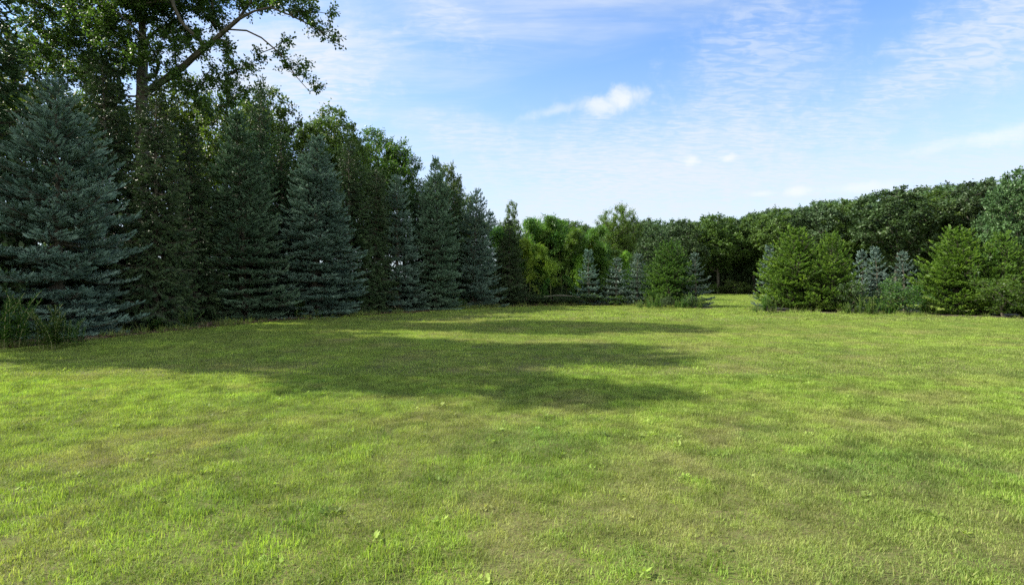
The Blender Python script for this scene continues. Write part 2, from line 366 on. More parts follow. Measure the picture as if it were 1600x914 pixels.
def lobed_crown(r, H, cr, z0, nl=9, flat=.8, sh=.5):
    """ellipsoid lobes filling a crown from z0 to H with radius cr"""
    zc = (H+z0)/2; hz_ = (H-z0)/2; L = [(0, 0, zc, cr*.62, cr*.62, hz_*.80)]
    for i in range(nl):
        a = 2*PI*i/nl*1.618+r.uniform(-.4, .4); zf = r.uniform(-.75, .8); rr = cr*math.sqrt(max(.1, 1-zf*zf*.8))*.62
        s = cr*r.uniform(.32, .48); L.append((math.cos(a)*rr, math.sin(a)*rr, zc+zf*hz_*.8, s, s, s*flat))
    L.append((r.normal(0, .2), r.normal(0, .2), H-cr*.35, cr*.42, cr*.42, cr*.35)); return L

trg = np.random.default_rng(17)
def place(name, meshes, loc, label, cat, group=None, rz=0, s=1.0, sz=None, mats=None):
    e = empty(name, (loc[0], loc[1], loc[2] if len(loc) > 2 else 0), label, cat, group, rz)
    sc_ = (s, s, s if sz is None else sz)
    if name != 'oak_tree': e.rotation_euler.x, e.rotation_euler.y = trg.normal(0, .022, 2)
    for nm_, me in zip(('trunk', 'crown'), meshes):
        o = link(nm_, me, e); o.scale = sc_
        if mats and nm_ == 'crown':
            o.material_slots[0].link = 'OBJECT'; o.material_slots[0].material = mats
    return e

# ------------------------------------------------------------------ ground
EDGE = [(-16, -12), (-15.2, 2), (-13.9, 9), (-12.9, 13.4), (-12.1, 18), (-10.9, 23.2), (-9.0, 27), (-6.8, 30), (-3.2, 35.2), (0, 40), (2.2, 41.2), (5, 41.4), (9, 40.6), (12.2, 37.0), (13.4, 36), (14.2, 37.5), (13.2, 42)]
EDGE_R = [(14.5, 34.6), (15.2, 32.2), (17.4, 30.6), (20, 29.4), (24, 25.8), (27.5, 24), (36, 19), (46, 12)]
ea = np.array(EDGE)
def edge_jit(pts, n=6, a=.18):
    p = np.array(pts, float); out = []
    for i in range(len(p)-1):
        for k_ in range(n): out.append(p[i]+(p[i+1]-p[i])*k_/n+rng.normal(0, a, 2)*(1 if k_ else .3))
    out.append(p[-1]); return out
left_bed = edge_jit(EDGE)+[np.array(q) for q in [(8, 56), (-8, 60), (-30, 62), (-60, 60), (-60, -12)]]
right_bed = edge_jit(EDGE_R)+[np.array(q) for q in [(52, 20), (40, 27), (30, 32), (22, 36.5), (17, 38)]]
def inside(poly, x, y):
    poly = np.array(poly); c = np.zeros(len(x), bool); n = len(poly)
    for i in range(n):
        x1, y1 = poly[i]; x2, y2 = poly[(i+1) % n]
        cond = ((y1 > y) != (y2 > y)); xi = (x2-x1)*(y-y1)/((y2-y1) if y2 != y1 else 1e-9)+x1; c ^= cond & (x < xi)
    return c
def bump(x, y, cx, cy, rx, ry): return np.exp(-(((x-cx)/rx)**2+((y-cy)/ry)**2))
def f_dry(x, y):
    v = fbm(x, y*.8, .95, 4, 3); v = sstep(v, .50, .78)*.8
    v = v+.75*bump(x, y, 8, 18.5, 6, 2.6)*sstep(fbm(x, y, 1.1, 3, 50), .35, .6)+.4*bump(x, y, 14, 12, 6, 3)*sstep(fbm(x, y, 1.3, 3, 9), .42, .62)+.3*bump(x, y, 4.6, 6, 1.5, .9)
    v = v+.65*sstep(fbm(x, y, 1.9, 3, 71), .58, .78)
    v = v*(1-.75*sstep(-x, 5, 9)*sstep(y, 9, 12))
    return np.clip(v*.85, 0, 1)
def f_lush(x, y):
    v = sstep(fbm(x, y*.8, .8, 4, 21), .46, .72)*.7+.5*sstep(fbm(x, y, 4.2, 3, 33), .5, .72)
    v = v+.5*bump(x, y, -2.6, 3.6, 1.6, 1.0)+.5*bump(x, y, 1.0, 3.0, 1.0, .8)+.5*bump(x, y, 4, 8.6, 2.2, 1.3)+.6*bump(x, y, -8, 8.3, 5, 1.0)+.35*sstep(y, 24, 30)
    return np.clip(v, 0, 1)
def f_deep(x, y):
    return np.clip(sstep(fbm(x, y, 1.4, 3, 41), .56, .76)*.6+.9*bump(x, y, .1, 5.6, .9, .8)+.6*bump(x, y, 3, 4.6, 1.2, .5), 0, 1)*(1-.5*f_dry(x, y))

def grass_colour(t, dry, lush, deep, rnd, dark=1.0):
    c = t.mix(lush, (.178*dark, .250*dark, .054*dark, 1), (.238*dark, .350*dark, .056*dark, 1))
    c = t.mix(t.math('MULTIPLY', deep, .55), c, (.085*dark, .180*dark, .042*dark, 1))
    c = t.mix(t.math('MULTIPLY', dry, .60), c, (.31*dark, .275*dark, .130*dark, 1))
    return c
def ground_mats():
    m = bpy.data.materials.new('lawn_soil'); m.use_nodes = True; t = NT(m.node_tree); p = t.n['Principled BSDF']
    A = lambda n: t.add('ShaderNodeAttribute', attribute_name=n).outputs['Fac']
    pos = t.add('ShaderNodeNewGeometry').outputs['Position']
    n1 = t.noise(pos, 30, 5, .7); n2 = t.noise(pos, 3.0, 5, .6)
    c = grass_colour(t, A('dry'), A('lush'), A('deep'), n1, .45)
    c = t.mix(t.ramp(n1, .35, .7), c, (.12, .095, .05, 1)); c = t.mix(t.math('MULTIPLY', t.ramp(n2, .4, .7), .35), c, (.06, .075, .02, 1))
    t.l.new(c, p.inputs['Base Color']); p.inputs['Roughness'].default_value = .95; p.inputs['Specular IOR Level'].default_value = .1
    t.l.new(t.add('ShaderNodeBump', i_Strength=.7, i_Distance=.02, i_Height=n1).outputs[0], p.inputs['Normal'])
    b = bpy.data.materials.new('leaf_litter_soil'); b.use_nodes = True; t = NT(b.node_tree); p = t.n['Principled BSDF']
    pos = t.add('ShaderNodeNewGeometry').outputs['Position']; n1 = t.noise(pos, 22, 6, .7); n2 = t.noise(pos, 1.5, 4, .6)
    c = t.mix(t.ramp(n1, .3, .7), (.035, .026, .016, 1), (.12, .085, .05, 1)); c = t.mix(t.math('MULTIPLY', t.ramp(n2, .45, .65), .6), c, (.03, .045, .015, 1))
    t.l.new(c, p.inputs['Base Color']); p.inputs['Roughness'].default_value = .95
    t.l.new(t.add('ShaderNodeBump', i_Strength=1, i_Distance=.04, i_Height=n1).outputs[0], p.inputs['Normal'])
    return m, b
M['soil'], M['litter'] = ground_mats()
gx = np.concatenate([[-4000, -1500, -600, -250, -120], np.arange(-60, 60.1, .6), [120, 250, 600, 1500, 4000]])
gy = np.concatenate([[-4000, -1000, -200, -50], np.arange(-10, 60.1, .5), np.arange(62, 110, 3), [150, 300, 700, 1600, 4000]])
GX, GY = np.meshgrid(gx, gy); nx, ny = len(gx), len(gy)
V = np.stack([GX.ravel(), GY.ravel(), np.zeros(nx*ny)], 1); ii = (np.arange(ny-1)[:, None]*nx+np.arange(nx-1)[None]).ravel()
F = np.stack([ii, ii+1, ii+1+nx, ii+nx], 1)
xx, yy = V[:, 0], V[:, 1]
gm = quad_mesh('ground', V, mats=(M['soil'],), faces=F, attrs={'dry': f_dry(xx, yy), 'lush': f_lush(xx, yy), 'deep': f_deep(xx, yy)})
tag(link('ground', gm), kind='structure')
def poly_sheet(name, pts, z, mat):
    me = bpy.data.meshes.new(name); me.from_pydata([(float(p[0]), float(p[1]), z) for p in pts], [], [list(range(len(pts)))]); me.materials.append(mat); me.update()
    if me.polygons[0].normal.z < 0: me.flip_normals()
    return tag(link(name, me), kind='structure')
poly_sheet('woodland_floor', left_bed, .006, M['litter']); poly_sheet('hedge_bed', right_bed, .006, M['litter'])
wood_floor = [(-30, 88), (0, 92), (20, 93.5), (34, 92.5), (46, 93), (70, 84), (110, 74), (260, 60), (260, 300), (-120, 300), (-120, 88)]
poly_sheet('forest_floor', wood_floor, .006, M['litter'])

# ------------------------------------------------------------------ grass
def grass_mat():
    m = bpy.data.materials.new('grass_blades'); m.use_nodes = True; t = NT(m.node_tree); t.n.clear()
    I = lambda n: t.add('ShaderNodeAttribute', attribute_name=n, attribute_type='INSTANCER').outputs['Fac']
    G = lambda n: t.add('ShaderNodeAttribute', attribute_name=n).outputs['Fac']
    r, h = G('rnd'), G('hgt')
    lush = t.math('ADD', I('lush'), t.math('MULTIPLY', t.math('SUBTRACT', r, .5), .7), clamp=True)
    dry = t.math('ADD', t.math('MULTIPLY', I('dry'), .9), t.math('MULTIPLY', t.ramp(r, .80, .95), .75), clamp=True)
    c = grass_colour(t, dry, lush, I('deep'), r)
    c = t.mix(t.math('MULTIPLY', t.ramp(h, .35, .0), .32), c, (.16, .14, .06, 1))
    v = t.add('ShaderNodeHueSaturation', i_Color=c, i_Value=t.math('ADD', .58, t.math('MULTIPLY', I('vr'), .84))).outputs[0]
    p = t.add('ShaderNodeBsdfPrincipled', i_Base_Color=v, i_Roughness=.6); p.inputs['Specular IOR Level'].default_value = .2
    tr = t.add('ShaderNodeBsdfTranslucent', i_Color=t.mix(1.0, v, (1.3, 1.35, .6, 1), 'MULTIPLY'))
    mx = t.add('ShaderNodeMixShader', i_0=.42); t.l.new(p.outputs[0], mx.inputs[1]); t.l.new(tr.outputs[0], mx.inputs[2])
    t.l.new(mx.outputs[0], t.add('ShaderNodeOutputMaterial').inputs[0]); return m
M['grass'] = grass_mat()
def grass_clump(nm, seed, n, rad, hgt, wid, lean=.55, broad=False):
    r = np.random.default_rng(seed)
    a = r.uniform(0, 2*PI, n); q = rad*np.sqrt(r.random(n)); P = np.stack([q*np.cos(a), q*np.sin(a), np.zeros(n)-.004], 1)
    az = r.uniform(0, 2*PI, n); H = np.stack([np.cos(az), np.sin(az), np.zeros(n)], 1); up = np.array([0, 0, 1.])
    L = hgt*r.uniform(.5, 1.25, n); ln = np.abs(r.normal(.3, lean, n)).clip(0, 1.4)
    sd_ = np.stack([-np.sin(az+r.normal(0, .6, n)), np.cos(az), np.zeros(n)], 1); w = wid*r.uniform(.6, 1.3, n)
    K = 3; pts = [P]; ang = ln*.35
    for k_ in range(K):
        ang = ang+ln*.38; pts.append(pts[-1]+(H*np.sin(ang)[:, None]+up*np.cos(ang)[:, None])*(L/K)[:, None])
    ws = [.8, 1.0, .7, .06]; Q, hh = [], []
    for k_ in range(K):
        Q.append(np.stack([pts[k_]-sd_*(w*ws[k_]/2)[:, None], pts[k_]+sd_*(w*ws[k_]/2)[:, None], pts[k_+1]+sd_*(w*ws[k_+1]/2)[:, None], pts[k_+1]-sd_*(w*ws[k_+1]/2)[:, None]], 1))
        hh.append(np.tile(np.array([k_, k_, k_+1, k_+1])/K, (n, 1)))
    rn = r.random(n); me = quad_mesh(nm, np.concatenate(Q).reshape(-1, 3), mats=(M['grass'],), attrs={'rnd': np.tile(np.repeat(rn, 4), K), 'hgt': np.concatenate(hh).ravel()})
    return me
def rosette(nm, seed):
    r = np.random.default_rng(seed); n = 14; az = r.uniform(0, 2*PI, n); D = np.stack([np.cos(az), np.sin(az), r.uniform(.25, 1.3, n)], 1); D = unit(D)
    X = unit(np.cross(D, np.array([0, 0, 1.]))); l = r.uniform(.018, .042, n); Q = diamonds(np.column_stack([r.normal(0, .02, (n, 2)), r.uniform(0, .02, n)]), D, X, l, l*.6, .15)
    return quad_mesh(nm, Q.reshape(-1, 3), mats=(M['grass'],), attrs={'rnd': np.repeat(r.uniform(.2, .75, n), 4), 'hgt': np.ones(n*4)})
def coll(name, meshes):
    c = bpy.data.collections.new(name)
    for i_, me in enumerate(meshes): c.objects.link(bpy.data.objects.new('%s_%03d' % (name, i_), me))
    return c
def scatter(name, P, rot, scl, idx, collection, attrs, mats=()):
    me = bpy.data.meshes.new(name); n = len(P); me.vertices.add(n); me.vertices.foreach_set('co', np.asarray(P, np.float32).ravel())
    def av(nm, typ, key, v):
        a = me.attributes.new(nm, typ, 'POINT'); a.data.foreach_set(key, v)
    av('rot', 'FLOAT_VECTOR', 'vector', np.asarray(rot, np.float32).ravel()); av('scl', 'FLOAT_VECTOR', 'vector', np.asarray(scl, np.float32).ravel()); av('idx', 'INT', 'value', np.asarray(idx, np.int32))
    for k_, v in attrs.items(): av(k_, 'FLOAT', 'value', np.asarray(v, np.float32))
    me.update(); o = link(name, me)
    ng = bpy.data.node_groups.new(name, 'GeometryNodeTree'); ng.interface.new_socket('Geometry', in_out='INPUT', socket_type='NodeSocketGeometry'); ng.interface.new_socket('Geometry', in_out='OUTPUT', socket_type='NodeSocketGeometry')
    N = ng.nodes; gi = N.new('NodeGroupInput'); go = N.new('NodeGroupOutput'); ip = N.new('GeometryNodeInstanceOnPoints'); ci = N.new('GeometryNodeCollectionInfo')
    ci.inputs['Collection'].default_value = collection; ci.inputs['Separate Children'].default_value = True; ci.inputs['Reset Children'].default_value = True
    ip.inputs['Pick Instance'].default_value = True
    def attr(nm, dt):
        a = N.new('GeometryNodeInputNamedAttribute'); a.data_type = dt; a.inputs[0].default_value = nm; return a.outputs[0]
    e2r = N.new('FunctionNodeEulerToRotation'); ng.links.new(attr('rot', 'FLOAT_VECTOR'), e2r.inputs[0])
    ng.links.new(gi.outputs[0], ip.inputs['Points']); ng.links.new(ci.outputs[0], ip.inputs['Instance']); ng.links.new(attr('idx', 'INT'), ip.inputs['Instance Index'])
    ng.links.new(e2r.outputs[0], ip.inputs['Rotation']); ng.links.new(attr('scl', 'FLOAT_VECTOR'), ip.inputs['Scale']); ng.links.new(ip.outputs[0], go.inputs[0])
    md = o.modifiers.new('scatter', 'NODES'); md.node_group = ng; return o
near = [grass_clump('n%d' % i, 100+i, 30, .085, .032, .0034, .8) for i in range(5)]+[grass_clump('c%d' % i, 120+i, 13, .05, .050, .0058, .8) for i in range(4)]+[rosette('w%d' % i, 140+i) for i in range(2)]
midc = [grass_clump('m%d' % i, 160+i, 48, .19, .032, .0075, .8) for i in range(4)]+[grass_clump('mt%d' % i, 170+i, 28, .14, .044, .010, .7) for i in range(2)]
farc = [grass_clump('f%d' % i, 180+i, 50, .42, .045, .024) for i in range(4)]
def grass_zone(name, y0, y1, dens, meshes, pick, zjit, label, side=1.10, extra=1.5):
    area = (side*2*(y1+y0)/2+2*extra)*(y1-y0); n = int(area*dens)
    y = np.sqrt(rng.random(n)*(y1**2-y0**2)+y0**2); hw = side*np.maximum(y, 0)+extra; x = rng.uniform(-1, 1, n)*hw
    x = np.where((y > 47) & (x < 2), np.nan, x)
    ok = ~np.isnan(x); x, y = x[ok], y[ok]
    ok = ~inside(left_bed, x, y) & ~inside(right_bed, x, y) & ~inside(wood_floor, x, y) & (np.abs(x) < 60); x, y = x[ok], y[ok]; n = len(x)
    dry, lush, deep = f_dry(x, y), f_lush(x, y), f_deep(x, y); r = rng.random(n)
    idx, s = pick(r, dry, lush, n)
    s = s*(.65+.75*fbm(x, y, 5.5, 3, 5))*(1-.2*dry); vr = np.clip(.5+(fbm(x, y, 6.5, 3, 15)-.5)*1.8+rng.normal(0, .22, n), 0, 1)
    scl = np.stack([s*rng.uniform(.85, 1.15, n), s*rng.uniform(.85, 1.15, n), s*rng.uniform(.75, 1.25, n)], 1)
    rot = np.stack([rng.normal(0, .10, n), rng.normal(0, .10, n), rng.uniform(0, 2*PI, n)], 1)
    P = np.stack([x, y, np.full(n, .002)], 1)
    o = scatter(name, P, rot, scl, idx, coll(name+'_blades', meshes), {'dry': dry, 'lush': lush, 'deep': deep, 'vr': vr})
    print(name, n); return tag(o, label, 'grass', kind='stuff')
def pick_near(r, dry, lush, n):
    coarse = r < (.06+.42*lush)*(1-.7*dry); rr = rng.random(n)
    i_ = np.where(coarse, 5+rng.integers(0, 4, n), rng.integers(0, 5, n)); i_ = np.where(rr < .005, 9+rng.integers(0, 2, n), i_); return i_, np.where(i_ >= 9, 1.1, 1.0)*rng.uniform(.8, 1.2, n)
def pick_mid(r, dry, lush, n):
    return np.where(r < .35*lush, 4+rng.integers(0, 2, n), rng.integers(0, 4, n)), rng.uniform(.8, 1.2, n)
def pick_far(r, dry, lush, n): return rng.integers(0, 4, n), rng.uniform(.8, 1.2, n)
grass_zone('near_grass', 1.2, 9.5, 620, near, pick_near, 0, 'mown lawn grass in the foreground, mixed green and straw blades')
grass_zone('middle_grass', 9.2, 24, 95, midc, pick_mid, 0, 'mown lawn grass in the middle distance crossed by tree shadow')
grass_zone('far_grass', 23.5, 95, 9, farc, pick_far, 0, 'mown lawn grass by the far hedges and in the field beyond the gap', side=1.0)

# rough unmown grass and sprigs along the edges of the beds
def rough_edge():
    tall_ = [grass_clump('r%d' % i, 190+i, 26, .10, .17, .009, .55) for i in range(3)]+[grass_clump('s%d' % i, 195+i, 9, .06, .30, .008, .4) for i in range(2)]
    P = []
    for pts in (EDGE[2:-3], EDGE_R):
        p = np.array(pts)
        for i in range(len(p)-1):
            dd_ = p[i+1]-p[i]; L_ = np.linalg.norm(dd_); nn_ = np.array([-dd_[1], dd_[0]])/L_; m = int(L_*26)
            f = rng.random(m); q = p[i]+f[:, None]*dd_; keep = fbm(q[:, 0], q[:, 1], .9, 3, 61)+rng.normal(0, .08, m) > .50
            P.append((q+nn_*rng.normal(.12, .26, m)[:, None])[keep])
    P = np.concatenate(P); n = len(P); x, y = P[:, 0], P[:, 1]; s = rng.uniform(.5, 1.25, (n, 1))*np.ones((1, 3))*(1+.012*y[:, None])
    o = scatter('rough_grass', np.column_stack([P, np.full(n, .004)]), np.stack([rng.normal(0, .15, n), rng.normal(0, .15, n), rng.uniform(0, 6.28, n)], 1), s, np.where(rng.random(n) < .8, rng.integers(0, 3, n), rng.integers(3, 5, n)), coll('rough_source', tall_),
                {'dry': np.clip(rng.normal(.2, .3, n), 0, 1), 'lush': rng.random(n)*.6, 'deep': rng.random(n), 'vr': rng.random(n)*.6})
    tag(o, 'rough unmown grass tufts along the edges of the planting beds', 'grass', kind='stuff')
rough_edge()

# leaf litter lying along the wooded edge
def litter():
    n = 26000; s = rng.random(n); k_ = rng.integers(0, len(EDGE)-4, n); p = ea[k_]+(ea[k_+1]-ea[k_])*s[:, None]
    nrm = np.stack([-(ea[k_+1]-ea[k_])[:, 1], (ea[k_+1]-ea[k_])[:, 0]], 1); nrm = unit(nrm)
    off = rng.exponential(1.0, n)-.45; p = p+nrm*off[:, None]; P = np.column_stack([p, rng.uniform(.012, .05, n)])
    D = unit(rng.normal(size=(n, 3))*np.array([1, 1, .25])); X = unit(np.cross(D, rng.normal(size=(n, 3))*.4+np.array([0, 0, 1.]))); l = rng.uniform(.05, .11, n)
    m = leaf_mat('dead_leaves', (.05, .035, .02), (.13, .09, .05), (.26, .20, .12), .1)
    me = quad_mesh('leaf_litter', diamonds(P, D, X, l, l*.6, .1).reshape(-1, 3), mats=(m,), attrs={'rnd': np.repeat(rng.random(n), 4)})
    tag(link('leaf_litter', me), 'brown dead leaves strewn along the shaded foot of the tree row', 'leaf litter', kind='stuff')
litter()

# ------------------------------------------------------------------ conifers
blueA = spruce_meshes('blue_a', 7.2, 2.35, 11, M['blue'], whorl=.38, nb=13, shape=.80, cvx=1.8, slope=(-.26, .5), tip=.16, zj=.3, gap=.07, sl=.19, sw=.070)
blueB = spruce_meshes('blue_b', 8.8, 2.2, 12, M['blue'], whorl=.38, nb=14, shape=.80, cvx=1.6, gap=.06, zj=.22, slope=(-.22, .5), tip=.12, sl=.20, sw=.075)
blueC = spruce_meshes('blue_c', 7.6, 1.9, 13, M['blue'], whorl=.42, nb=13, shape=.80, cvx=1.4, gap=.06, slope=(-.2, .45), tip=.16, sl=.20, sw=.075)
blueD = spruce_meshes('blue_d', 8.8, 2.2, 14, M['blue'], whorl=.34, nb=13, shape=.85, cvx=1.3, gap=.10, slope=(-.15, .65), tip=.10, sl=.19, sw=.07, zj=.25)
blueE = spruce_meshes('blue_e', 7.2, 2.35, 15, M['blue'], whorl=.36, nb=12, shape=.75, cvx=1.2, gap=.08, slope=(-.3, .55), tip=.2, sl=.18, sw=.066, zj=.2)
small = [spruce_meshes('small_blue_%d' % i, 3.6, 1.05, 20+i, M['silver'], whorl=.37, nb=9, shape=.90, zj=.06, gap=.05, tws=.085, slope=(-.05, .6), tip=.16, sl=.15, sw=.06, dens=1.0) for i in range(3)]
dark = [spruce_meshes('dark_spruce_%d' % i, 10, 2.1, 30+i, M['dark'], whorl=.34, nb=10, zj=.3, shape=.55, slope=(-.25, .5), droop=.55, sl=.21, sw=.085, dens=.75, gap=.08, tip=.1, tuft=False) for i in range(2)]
young = [spruce_meshes('young_spruce_%d' % i, 4.2, 1.75, 40+i, M['young'], whorl=.25, nb=12, zj=.3, shape=.74, cvx=1.3, slope=(.05, .9), tip=.16, sl=.18, sw=.075, dens=.95, gap=.08) for i in range(3)]
gB = 'blue spruces in the row along the left of the lawn'
def sp(name, me, px, base, top, h0, label, cat, group, rz, hw=None, r0=None, mats=None, Y=None):
    x, y = gxy(px, base) if Y is None else ((px-800)/FPX*Y, Y)
    h = CH+(HOR-top)/FPX*y; s_z = h/h0; s = s_z if hw is None else (hw/FPX*y)/r0
    return place(name, me, (x, y), label, cat, group, rz, s, s_z, mats)
BS = 'blue spruce'
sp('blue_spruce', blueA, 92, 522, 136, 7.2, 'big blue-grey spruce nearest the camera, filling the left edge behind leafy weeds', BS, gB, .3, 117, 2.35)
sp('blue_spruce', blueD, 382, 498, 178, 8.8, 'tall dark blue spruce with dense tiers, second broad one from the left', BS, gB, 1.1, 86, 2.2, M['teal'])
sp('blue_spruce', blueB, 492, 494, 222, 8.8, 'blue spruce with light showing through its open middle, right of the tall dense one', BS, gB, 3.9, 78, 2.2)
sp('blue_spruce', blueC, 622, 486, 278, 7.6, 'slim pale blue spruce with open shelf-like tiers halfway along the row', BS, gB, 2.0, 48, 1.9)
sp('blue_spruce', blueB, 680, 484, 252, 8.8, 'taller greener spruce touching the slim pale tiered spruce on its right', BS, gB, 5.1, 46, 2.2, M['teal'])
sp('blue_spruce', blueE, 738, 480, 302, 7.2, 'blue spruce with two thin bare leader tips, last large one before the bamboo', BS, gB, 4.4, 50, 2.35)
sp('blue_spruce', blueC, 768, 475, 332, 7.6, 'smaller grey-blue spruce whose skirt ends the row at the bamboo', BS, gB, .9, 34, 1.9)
gS = 'small silvery blue spruces in the hedges across the lawn'
sp('young_blue_spruce', small[0], 920, 477.2, 394, 3.6, 'small dusky blue spruce standing in front of the bamboo, leftmost small one', BS, gS, 0, 30, 1.05, M['blue'])
sp('young_blue_spruce', small[1], 962, 477.4, 404, 3.6, 'small silvery spruce just under the yellow-green bamboo plume', BS, gS, 2, 29, 1.05)
sp('young_blue_spruce', small[2], 995, 477.4, 397, 3.6, 'bright silver-blue small spruce left of the bushy green spruce', BS, gS, 1, 30, 1.05)
sp('young_blue_spruce', small[1], 1088, 480, 396, 3.6, 'narrow small blue spruce at the left side of the gap', BS, gS, 4, 30, 1.05)
sp('young_blue_spruce', small[0], 1200, 482, 388, 3.6, 'small silver spruce peeping out at the right side of the gap', BS, gS, 3, 30, 1.05)
sp('young_blue_spruce', small[2], 1347, 484, 392, 3.6, 'left one of the two touching small blue spruces in the right hedge', BS, gS, 5, 30, 1.05)
sp('young_blue_spruce', small[0], 1374, 485, 390, 3.6, 'right one of the two touching small blue spruces in the right hedge', BS, gS, 1.5, 30, 1.05)
sp('young_blue_spruce', small[1], 1416, 486, 394, 3.6, 'pale blue spruce standing alone behind a low shrub in the right hedge', BS, gS, .5, 33, 1.05)
gY = 'bushy green spruces in the hedges across the lawn'; GS = 'green spruce'
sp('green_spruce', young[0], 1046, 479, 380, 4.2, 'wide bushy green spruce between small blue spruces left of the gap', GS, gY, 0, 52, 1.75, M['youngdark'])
sp('green_spruce', young[1], 1238, 485, 362, 4.2, 'broad green spruce with layered twigs just right of the gap', GS, gY, 1, 62, 1.75)
sp('green_spruce', young[2], 1299, 487, 370, 4.2, 'pointed green spruce touching the broad one on its right', GS, gY, 2, 48, 1.75)
sp('green_spruce', young[0], 1494, 491, 360, 4.2, 'olive green spruce with yellowish tips, broadest in the right hedge', GS, gY, 3.3, 66, 1.75, M['olive'])
sp('green_spruce', young[1], 1560, 493, 370, 4.2, 'bright green spruce overgrown with leaves near the right edge', GS, gY, 4.1, 50, 1.75)
sp('green_spruce', young[2], 1625, 495, 385, 4.2, 'green spruce cut off by the right edge of the picture', GS, gY, 4.9, 48, 1.75)
gD = 'dark green spruces behind the blue row'; DS = 'dark spruce'
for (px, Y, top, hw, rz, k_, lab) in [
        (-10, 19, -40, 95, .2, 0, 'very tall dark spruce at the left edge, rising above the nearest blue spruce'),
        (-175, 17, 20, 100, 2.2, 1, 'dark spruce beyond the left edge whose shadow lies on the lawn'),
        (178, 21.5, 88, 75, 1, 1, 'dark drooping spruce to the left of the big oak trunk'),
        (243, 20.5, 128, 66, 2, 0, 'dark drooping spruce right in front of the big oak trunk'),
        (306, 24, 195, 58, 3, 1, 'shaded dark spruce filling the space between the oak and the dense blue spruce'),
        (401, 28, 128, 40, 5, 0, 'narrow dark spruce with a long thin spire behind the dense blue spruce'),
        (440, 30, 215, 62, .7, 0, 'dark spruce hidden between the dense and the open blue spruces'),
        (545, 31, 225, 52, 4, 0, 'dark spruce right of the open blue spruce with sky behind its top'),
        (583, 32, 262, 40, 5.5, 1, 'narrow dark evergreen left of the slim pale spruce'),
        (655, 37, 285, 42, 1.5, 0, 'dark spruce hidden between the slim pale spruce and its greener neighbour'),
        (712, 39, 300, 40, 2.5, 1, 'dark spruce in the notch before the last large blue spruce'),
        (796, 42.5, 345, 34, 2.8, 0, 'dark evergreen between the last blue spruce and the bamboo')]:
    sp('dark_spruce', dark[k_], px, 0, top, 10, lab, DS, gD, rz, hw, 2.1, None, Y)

# ------------------------------------------------------------------ the big oak
OY = 22.0
def a3(px, py, dy=0): return at(px, py, OY+dy)
trunk_line = [np.array([a3(225, 300)[0], OY, 0]), a3(223, 300), a3(224, 215), a3(225, 140), a3(227, 60, .1), a3(219, -20, .2), a3(222, -80, .1), a3(214, -130)]
limb = [a3(227, 150), a3(246, 136, -.3), a3(270, 120, -.6), a3(289, 107, -.9), a3(325, 76, -1.3), a3(357, 49, -1.7), a3(376, 33, -1.9), a3(400, 21, -2), a3(425, 15, -2.1), a3(455, 27, -2.2), a3(484, 41, -2.2), a3(508, 55, -2.2), a3(526, 70, -2.2)]
limb2 = [a3(357, 49, -1.7), a3(388, 51, -1.6), a3(411, 62, -1.6), a3(430, 78, -1.6), a3(445, 93, -1.7), a3(464, 121, -1.8), a3(486, 146, -1.8)]
limb3 = [a3(228, 128), a3(247, 118, -.2), a3(252, 100, -.6), a3(243, 84, -1.0), a3(230, 62, -1.3), a3(205, 38, -1.6), a3(176, 12, -1.9)]
limb4 = [a3(226, 70, .1), a3(250, 50, .5), a3(275, 38, .9), a3(300, 30, 1.5)]
limb5 = [a3(224, 100), a3(190, 85, 1), a3(150, 75, 1.6), a3(110, 70, 2)]
limb6 = [a3(376, 33, -1.9), a3(395, 5, -1.6), a3(405, -30, -1.3)]
limb7 = [a3(219, -30, .2), a3(270, -60, 1), a3(330, -80, 1.5)]
limb8 = [a3(219, -20, .2), a3(170, -60, .5), a3(120, -90, .8)]
m2p = OY/FPX
lob = []
def L(px, py, rp, dy=0, ry=None, fl=.8):
    c = a3(px, py, dy); q = rp*m2p; lob.append((c[0], c[1], c[2], q, (ry or q), q*fl))
for a in [(222, 75, 22, -1.2), (235, 105, 18, -1.0), (275, 118, 14, -1.2), (205, 85, 26, -1.0), (300, 75, 22, -1.4), (60, 20, 40, 1.2), (70, 85, 34, 1.8), (230, 95, 26, -1.4), (85, 45, 38, 1.8), (120, 75, 45, 1.6), (150, 30, 42, 0), (95, 5, 40, 1.2), (190, 60, 38, -.8), (185, 10, 40, -1.5), (245, 25, 38, .4), (282, 50, 36, 1.2), (312, 5, 38, 1),
          (265, 85, 28, -1.2), (335, 35, 26, .6), (150, 105, 34, 1), (112, 120, 30, 1.6), (200, 115, 30, .8), (170, 150, 32, 1.2)]: L(*a)
for a in [(350, 78, 20, -1.4), (378, 108, 20, -1.6), (345, 128, 24, -1.2), (372, 145, 20, -1.4), (310, 148, 24, -.8), (335, 165, 16, -1), (290, 135, 18, -.6), (400, 88, 12, -1.6),
          (385, 8, 24, -1.8), (415, -8, 28, -1.6), (452, 8, 22, -2), (482, 22, 18, -2.2), (500, 42, 14, -2.2), (522, 66, 10, -2.2), (508, 20, 14, -2),
          (432, 90, 11, -1.6), (450, 108, 12, -1.7), (470, 118, 12, -1.8), (488, 140, 10, -1.8), (474, 98, 9, -1.7), (440, 72, 9, -1.7)]: L(a[0], a[1], a[2], a[3], a[2]*m2p*1.3)
for a in [(220, -55, 82, 0), (130, -50, 70, .8), (310, -60, 75, .8), (390, -50, 45, -.8), (60, -20, 45, .5), (220, -40, 70, -1.6), (220, -40, 70, 2.2)]: L(*a)
r_ = np.random.default_rng(5); tg = blob_targets(lob, r_, .43, .25)
oakx, oaky = a3(225, 0)[0], OY
org = np.array([oakx, oaky, 0]); lines = [[p-org for p in ln] for ln in (trunk_line, limb, limb2, limb3, limb4, limb5, limb6, limb7, limb8)]
